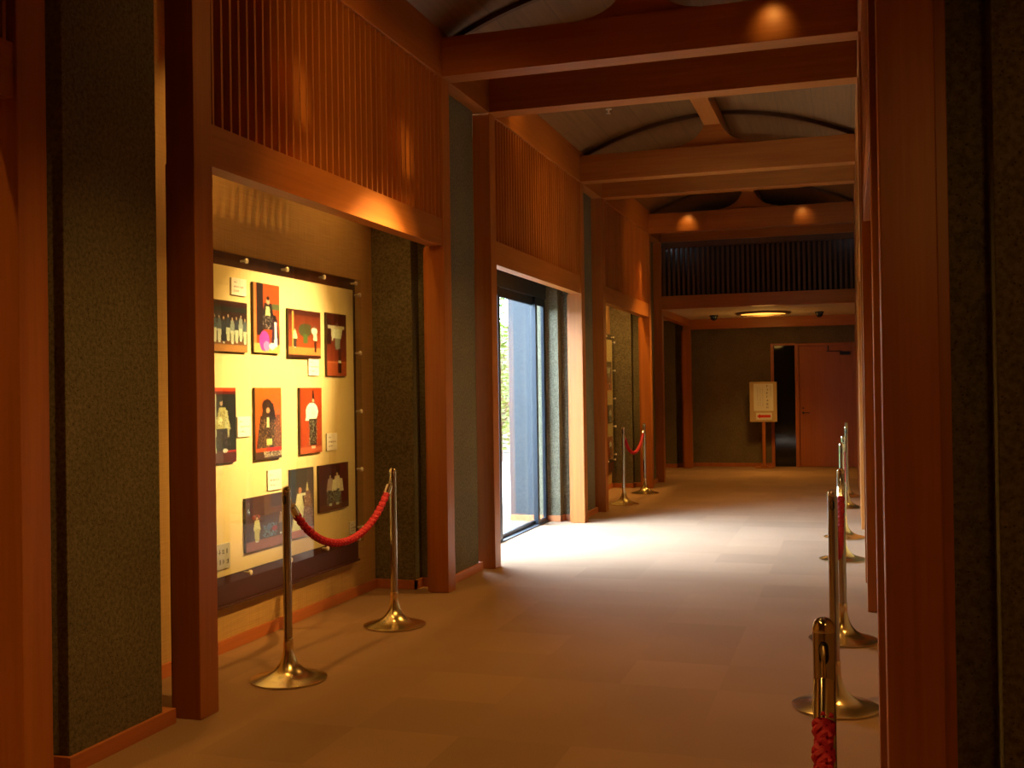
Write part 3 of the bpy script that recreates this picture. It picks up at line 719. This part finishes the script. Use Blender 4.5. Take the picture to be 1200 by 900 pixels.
display_board(DY2, 'small distant display board sliver in the second left alcove')
ph = {'P1': (5.20, 5.711, 1.758, 2.055, 'dark landscape stage photo of a row of many performers, top left of the board'),
 'P2': (5.786, 6.097, 1.763, 2.193, 'portrait stage photo with a kneeling figure in bright pink'),
 'P3': (6.211, 6.652, 1.745, 2.061, 'landscape stage photo with painted pine tree and two performers on an orange stage'),
 'P4': (6.744, 7.045, 1.630, 2.069, 'narrow portrait photo of a performer with both arms spread, top right of the board'),
 'P5': (5.314, 5.574, 1.113, 1.547, 'dark portrait photo with a red top band behind a pale robed performer'),
 'P6': (5.790, 6.106, 1.104, 1.547, 'bright orange portrait photo of a performer with a big black wig'),
 'P7': (6.350, 6.654, 1.107, 1.546, 'red portrait photo of a performer in a large white top and dark trousers'),
 'P8': (5.669, 6.150, .558, .882, 'dim landscape photo low on the board behind the near stanchion pole'),
 'P9': (6.219, 6.525, .567, 1.014, 'dark portrait photo of two robed performers just left of the rope'),
 'P10': (6.606, 7.051, .694, 1.013, 'brown squarish photo of two performers in pale robes, lower right of the board')}
for k, (y0, y1, z0, z1, lab) in ph.items():
    me = print_mesh('photo_print', PICS[k], y1 - y0, z1 - z0)
    o = bpy.data.objects.new('photo_print', me); COL.objects.link(o); o.location = (BX, (y0 + y1) / 2, (z0 + z1) / 2)
    tag(o, lab, 'photo', 'stage photographs on the lit board')
dy = DY2
for k, y0, y1, z0, z1, lab in (('P4', 6.66, 7.06, 1.50, 1.93, 'top photo on the small distant display board'), ('P10', 6.74, 7.09, 1.00, 1.28, 'middle photo on the small distant display board'), ('P7', 6.74, 7.06, .48, .80, 'bottom photo on the small distant display board')):
    me = print_mesh('photo_print', PICS[k], y1 - y0, z1 - z0)
    o = bpy.data.objects.new('photo_print', me); COL.objects.link(o); o.location = (BX, (y0 + y1) / 2 + dy, (z0 + z1) / 2)
    tag(o, lab, 'photo', 'photographs on the distant board')
caps = [(5.556, 5.720, 2.096, 2.198, 'small caption card at the top of the board above the dark crowd photo', 0),
 (6.493, 6.639, 1.628, 1.749, 'small white caption card under the photo with the painted pine tree', 0),
 (5.605, 5.754, 1.253, 1.374, 'small white caption card between the dark red topped photo and the orange wig photo', 0),
 (6.741, 6.897, 1.108, 1.228, 'small white caption card right of the photo of the white topped performer', 0),
 (5.944, 6.114, .904, 1.030, 'small cream caption card above the near stanchion pole', 0),
 (7.081, 7.217 - .045, .483, .573, 'small caption card at the lower right corner of the board', 0),
 (5.250, 5.506, .501, .646, 'grey caption card at the lower left of the board beside the big post', 1)]
for i, (y0, y1, z0, z1, lab, g) in enumerate(caps):
    W, H = y1 - y0, z1 - z0; rnd = random.Random(40 + i)
    t = thing('caption_card', lab, 'label', (BX, (y0 + y1) / 2, (z0 + z1) / 2), 'caption cards on the lit board')
    b = BM(); box(b, 0, .010, -W / 2, W / 2, -H / 2, H / 2, .001); obj('card', b, M['cardgrey' if g else 'card'], t)
    b = BM()
    def put(bm, y0_, y1_, z0_, z1_): box(bm, .010, .0108, y0_, y1_, z0_, z1_)
    if g: rows = [(.028, 6, .034), (-.030, 6, .036)]
    else: rows = [(H * .26, 3, .010), (0, 7, .014), (-H * .24, 4, .013)]
    for (zz, nch, sz) in rows:
        for j in range(nch): glyph(b, (-W * .36 if not g else -nch * sz * .55) + (j + .5) * sz * (1.15 if not g else 1.1), zz, sz, put, rnd)
    obj('writing', b, M['ink'], t)

# ------------------------------------------------------------ stanchions and ropes
def make_stanchion(label, loc):
    t = thing('stanchion', label, 'stanchion', loc, 'brass and steel rope stanchions')
    b = BM(); lathe(b, [(.190, 0), (.200, .004), (.200, .010), (.185, .016), (.150, .024), (.110, .037), (.078, .056), (.052, .083), (.037, .112), (.029, .145), (.026, .175), (.0265, .19)], 64); obj('base', b, M['brass'], t, True)
    b = BM(); lathe(b, [(.0225, .185), (.0225, .988)], 32); pl = obj('pole', b, M['steel'], t, True)
    b = BM(); lathe(b, [(.0245, .175), (.0255, .18), (.0255, .215), (.0245, .22)], 32); obj('collar', b, M['brass'], t, True)
    b = BM(); lathe(b, [(.0225, .988), (.0232, .990), (.0225, 1.000), (.019, 1.009), (.013, 1.015), (.006, 1.018), (.001, 1.0185)], 32); obj('cap', b, M['chrome'], t, True)
    for s in (-1, 1):
        b = BM(); n = 14
        pts = [(.0105 * math.cos(a), .016 * math.sin(a) + (.008 if math.sin(a) > 0 else -.008)) for a in [2 * PI * k / n for k in range(n)]]
        ring = [b.verts.new((x, s * math.sqrt(.0230 ** 2 - x * x), .948 + z)) for x, z in pts]
        ring2 = [b.verts.new((x * .9, s * .018, .948 + z * .95)) for x, z in pts]
        b.faces.new(ring)
        for k in range(n): b.faces.new((ring[k], ring[(k + 1) % n], ring2[(k + 1) % n], ring2[k]))
        obj('hook_slot', b, M['slot'], pl)
    return t
st_list = [(-2.85, 5.07, 'stanchion in front of the lit board, nearer to the camera of that pair'), (-2.835, 6.42, 'stanchion before the lit board, farther of that pair'),
 (-2.86, 13.93, 'small distant left stanchion, nearer of that pair'), (-2.86, 15.45, 'small distant left stanchion, farther of the pair by the second photo board'),
 (-.062, .98, 'right hand stanchion beside the camera, below the photo frame'), (-.062, 2.35, 'nearest right stanchion, only its rounded cap and hooked red rope in view'), (-.09, 5.27, 'tall right stanchion just behind the nearest red rope'),
 (-.064, 6.68, 'right stanchion second after the nearest one, red rope hanging before it'), (-.085, 9.78, 'right stanchion with its base on the daylit floor patch, nearer of two'),
 (-.080, 11.22, 'right stanchion with its base on the daylit floor patch, farther of two'), (-.066, 14.0, 'far right stanchion past the daylit floor, nearer of the last pair'), (-.066, 15.4, 'farthest right stanchion, last before the foyer')]
proto = None
for x, y, l in st_list:
    l = 'brass based ' + l
    if proto is None: proto = make_stanchion(l, (x, y, 0))
    else: dup(proto, (x, y, 0), l)

def make_rope(p0, p1, sag, label, braid=True):
    """p0 -> p1 are pole centres; z of hook .945"""
    x0, y0 = p0; x1, y1 = p1; L = y1 - y0; z = .935
    mid = ((x0 + x1) / 2, (y0 + y1) / 2, 0)
    t = thing('barrier_rope', label, 'rope', mid, 'red braided barrier ropes')
    e = .028; K = 1.9
    def c(u):
        s = (2 * u - 1); zz = z - sag * (math.cosh(K) - math.cosh(K * s)) / (math.cosh(K) - 1)
        return Vector((x0 + (x1 - x0) * u - mid[0], y0 + e + (L - 2 * e) * u - mid[1], zz))
    U0, U1 = .05, .95
    n = 300
    def frame(u):
        d = (c(min(u + .002, 1)) - c(max(u - .002, 0))).normalized(); s = Vector((1, 0, 0)); s = (s - d * s.dot(d)).normalized(); return d, s, s.cross(d)
    b = BM(); tube(b, [c(U0 + (U1 - U0) * i / 60) for i in range(61)], .013, 10)
    ln = 1.25 * L; turns = ln / .105; nst = 4
    for dirn in (1, -1):
        for k in range(nst):
            rings = []
            for i in range(n + 1):
                u = U0 + (U1 - U0) * i / n; d, s, w = frame(u)
                a = dirn * (2 * PI * turns * i / n) + 2 * PI * k / nst + (PI / nst if dirn < 0 else 0)
                r = .0150 + .0032 * math.cos(nst * 2 * (2 * PI * turns * i / n) / 1.0 * .5 + (0 if dirn > 0 else PI) + k * PI)
                rad = s * math.cos(a) + w * math.sin(a); tan = (-s * math.sin(a) + w * math.cos(a))
                cen = c(u) + rad * r
                rings.append([b.verts.new(cen + rad * .0060 * math.cos(q) + (tan * .75 - d * .6 * dirn).normalized() * .0084 * math.sin(q)) for q in [2 * PI * m / 6 for m in range(6)]])
            for A, B in zip(rings, rings[1:]):
                for m in range(6): b.faces.new((A[m], A[(m + 1) % 6], B[(m + 1) % 6], B[m]))
    obj('rope_cord', b, M['rope'], t, True)
    for (ua, ub, name) in ((.004, .058, 'ferrule'), (.996, .942, 'ferrule')):
        pa, pb = c(ua), c(ub); b = BM()
        pts = [pa.lerp(pb, q) for q in (.28, .30, .5, .98, 1.0)]
        tube(b, pts, [.012, .021, .0215, .0215, .018], 24); fe = obj('ferrule', b, M['chrome'], t, True)
        sgn = 1 if ub > ua else -1
        b = BM(); st = c(ua).lerp(c(ub), .3); yp = (y0 if sgn > 0 else y1) - mid[1]
        tube(b, [st, Vector((st.x, st.y - sgn * .008, .945)), Vector((st.x, yp + sgn * .034, .962)), Vector((st.x, yp + sgn * .0235, .952))], .0042, 10)
        obj('hook', b, M['brass'], fe, True)
    return t
def rp(i, j, sag, l): make_rope(st_list[i][:2], st_list[j][:2], sag, l)
rp(0, 1, .30, 'sagging red braided rope in front of the big lit photo board')
rp(2, 3, .30, 'small distant red rope in front of the second photo board')
rp(4, 5, .40, 'thick red braided rope at the bottom right, nearest to the camera')
rp(6, 7, .32, 'red rope between the two right stanchions opposite the lit photo board')
rp(8, 9, .32, 'red rope between the two right stanchions at the daylit floor')
rp(10, 11, .32, 'farthest red rope on the right, before the foyer')

# ------------------------------------------------------------ light
W = bpy.data.worlds.new('sky'); S.world = W; W.use_nodes = True; nt = W.node_tree
bg = nt.nodes['Background']; bg.inputs['Color'].default_value = (.60, .79, 1.0, 1); bg.inputs['Strength'].default_value = 56
def area(name, loc, size, energy, col, aim, portal=False, sy_=None):
    l = bpy.data.lights.new(name, 'AREA'); l.energy = energy; l.color = col; l.shape = 'RECTANGLE'; l.size = size; l.size_y = sy_ or size
    o = bpy.data.objects.new(name, l); COL.objects.link(o); o.location = loc
    o.rotation_euler = (Vector(aim) - Vector(loc)).to_track_quat('-Z', 'Y').to_euler()
    if portal: l.cycles.is_portal = True
    return o
area('window_portal', (-3.49, (wy0 + wy1) / 2, 1.3), wy1 - wy0, 1, (1, 1, 1), (0, (wy0 + wy1) / 2, 1.3), True, 2.6)
sl = bpy.data.lights.new('hazy_sun', 'SUN'); sl.energy = 84; sl.angle = math.radians(64); sl.color = (.56, .77, 1.0)
so = bpy.data.objects.new('hazy_sun', sl); COL.objects.link(so); so.location = (-12, 14, 10)
so.rotation_euler = Vector((math.cos(math.radians(26)), .40, -math.sin(math.radians(26)))).to_track_quat('-Z', 'Y').to_euler()
WARM = (1.0, .51, .105)
def spot(loc, aim, e, deg, blend=.6, col=WARM, r=.03, name='corridor_spot_and_fill'):
    l = bpy.data.lights.new(name, 'SPOT'); l.energy = e; l.color = col; l.spot_size = math.radians(deg); l.spot_blend = blend; l.shadow_soft_size = r
    o = bpy.data.objects.new(name, l); COL.objects.link(o); o.location = loc
    o.rotation_euler = (Vector(aim) - Vector(loc)).to_track_quat('-Z', 'Y').to_euler()
# board 1
BC = (-3.46, 6.1, 1.5)
spot((-.45, 7.35, 3.86), (-3.46, 6.1, 1.40), 1300, 38, 1)
spot((-.3, 5.9, 3.8), (XL, 5.97, 2.70), 26, 15, 1)
spot((-.45, 4.75, 4.0), (-3.46, 6.0, 1.4), 380, 44, 1)
spot((-.3, 6.3, 3.85), (XL, 5.4, 3.45), 70, 55, .9)
spot((-1.3, 3.9, 3.84), (XL, 6.5, 3.3), 120, 50, 1)
spot((-1.3, YD + .5, 3.84), (XL, YE - 1.2, 3.3), 70, 50, 1)
# small grazing pools on beam and header
spot((-.47, 7.36, 4.12), (-.47, 7.55, 3.99), 3.2, 80, 1)
spot((-2.3, 16.03, 4.12), (-2.3, YG, 3.97), 4.5, 80, 1)
spot((-.65, 16.03, 4.12), (-.62, YG, 4.0), 2.4, 80, 1)
spot((-2.55, 9.3, 4.15), (XL, 9.45, 3.95), 5, 90, 1)
# distant board and other bays
spot((-.6, YG - .3, 3.86), (-3.46, YG - .75, 1.4), 900, 44, .9)
spot((-.9, YF + .8, 3.85), (XL, YG - .9, 3.3), 90, 60, .9)
spot((-.6, YD + .4, 3.85), (XL, YD + 1.4, 3.5), 50, 60, .9)
spot((-.45, 1.9, 4.0), (-3.3, 1.4, 1.4), 300, 60, .9)
spot((-3.3, .9, 3.7), (-3.0, YA, 1.2), 110, 50, 1)
spot((.62, 1.0, 2.45), (.46, YA + .1, 1.45), 20, 75, 1, r=.1)
for y, e in ((1.6, 60), (5.9, 160), (10.2, 160), (14.6, 200)):
    spot((-2.35, y + .9, 4.0), (mir(-3.46), y, 1.5), e, 46, .9)
# lamps up inside the alcoves, washing the back walls
for x, y, e in ((-3.2, 5.3, 80), (-3.2, 6.8, 100), (-3.2, 15.5, 320), (-3.2, 1.6, 60), (-3.25, 18.9, 40), (mir(-3.2), 6.1, 80), (mir(-3.2), 10.3, 60), (mir(-3.2), 14.6, 80)):
    z = 3.7 if y < 17 else 2.6
    spot((x, y, z), (x + (-.16 if x < XC else .16), y, 1.0), e, 96, 1, r=.05)
spot((-.45, 7.35, 4.0), (-3.46, 6.1, 1.62), 6500, 25, 1, col=(1.0, .66, .26))
# unseen downlights added as warm floor fill, most between the paired beams
for y, e in ((Y0 + .65, 300), (YA + .65, 460), (YC + .65, 420), (YE + .65, 340), (YG - 1.0, 340)):
    spot((XC, y, 4.25), (XC, y, 0), e, 86, .8, r=.05)
# foyer lamp
def point(loc, e, r=.1, col=WARM):
    l = bpy.data.lights.new('foyer_lamp_light', 'POINT'); l.energy = e; l.color = col; l.shadow_soft_size = r
    o = bpy.data.objects.new('foyer_lamp_light', l); COL.objects.link(o); o.location = loc
spot((-1.44, 19.3, ZF - .08), (-1.44, 19.3, 0), 400, 120, 1, r=.3, name='foyer_lamp_light'); point((-1.44, 19.3, ZF - .3), 12, .2)

# ------------------------------------------------------------ colour management, cycles
S.view_settings.view_transform = 'Standard'; S.view_settings.look = 'None'; S.view_settings.gamma = 1
S.view_settings.exposure = -0.72; S.view_settings.use_curve_mapping = False
S.cycles.use_denoising = True; S.cycles.max_bounces = 10; S.cycles.diffuse_bounces = 5; S.cycles.transparent_max_bounces = 12
S.cycles.caustics_reflective = False; S.cycles.caustics_refractive = False; S.cycles.sample_clamp_indirect = 6
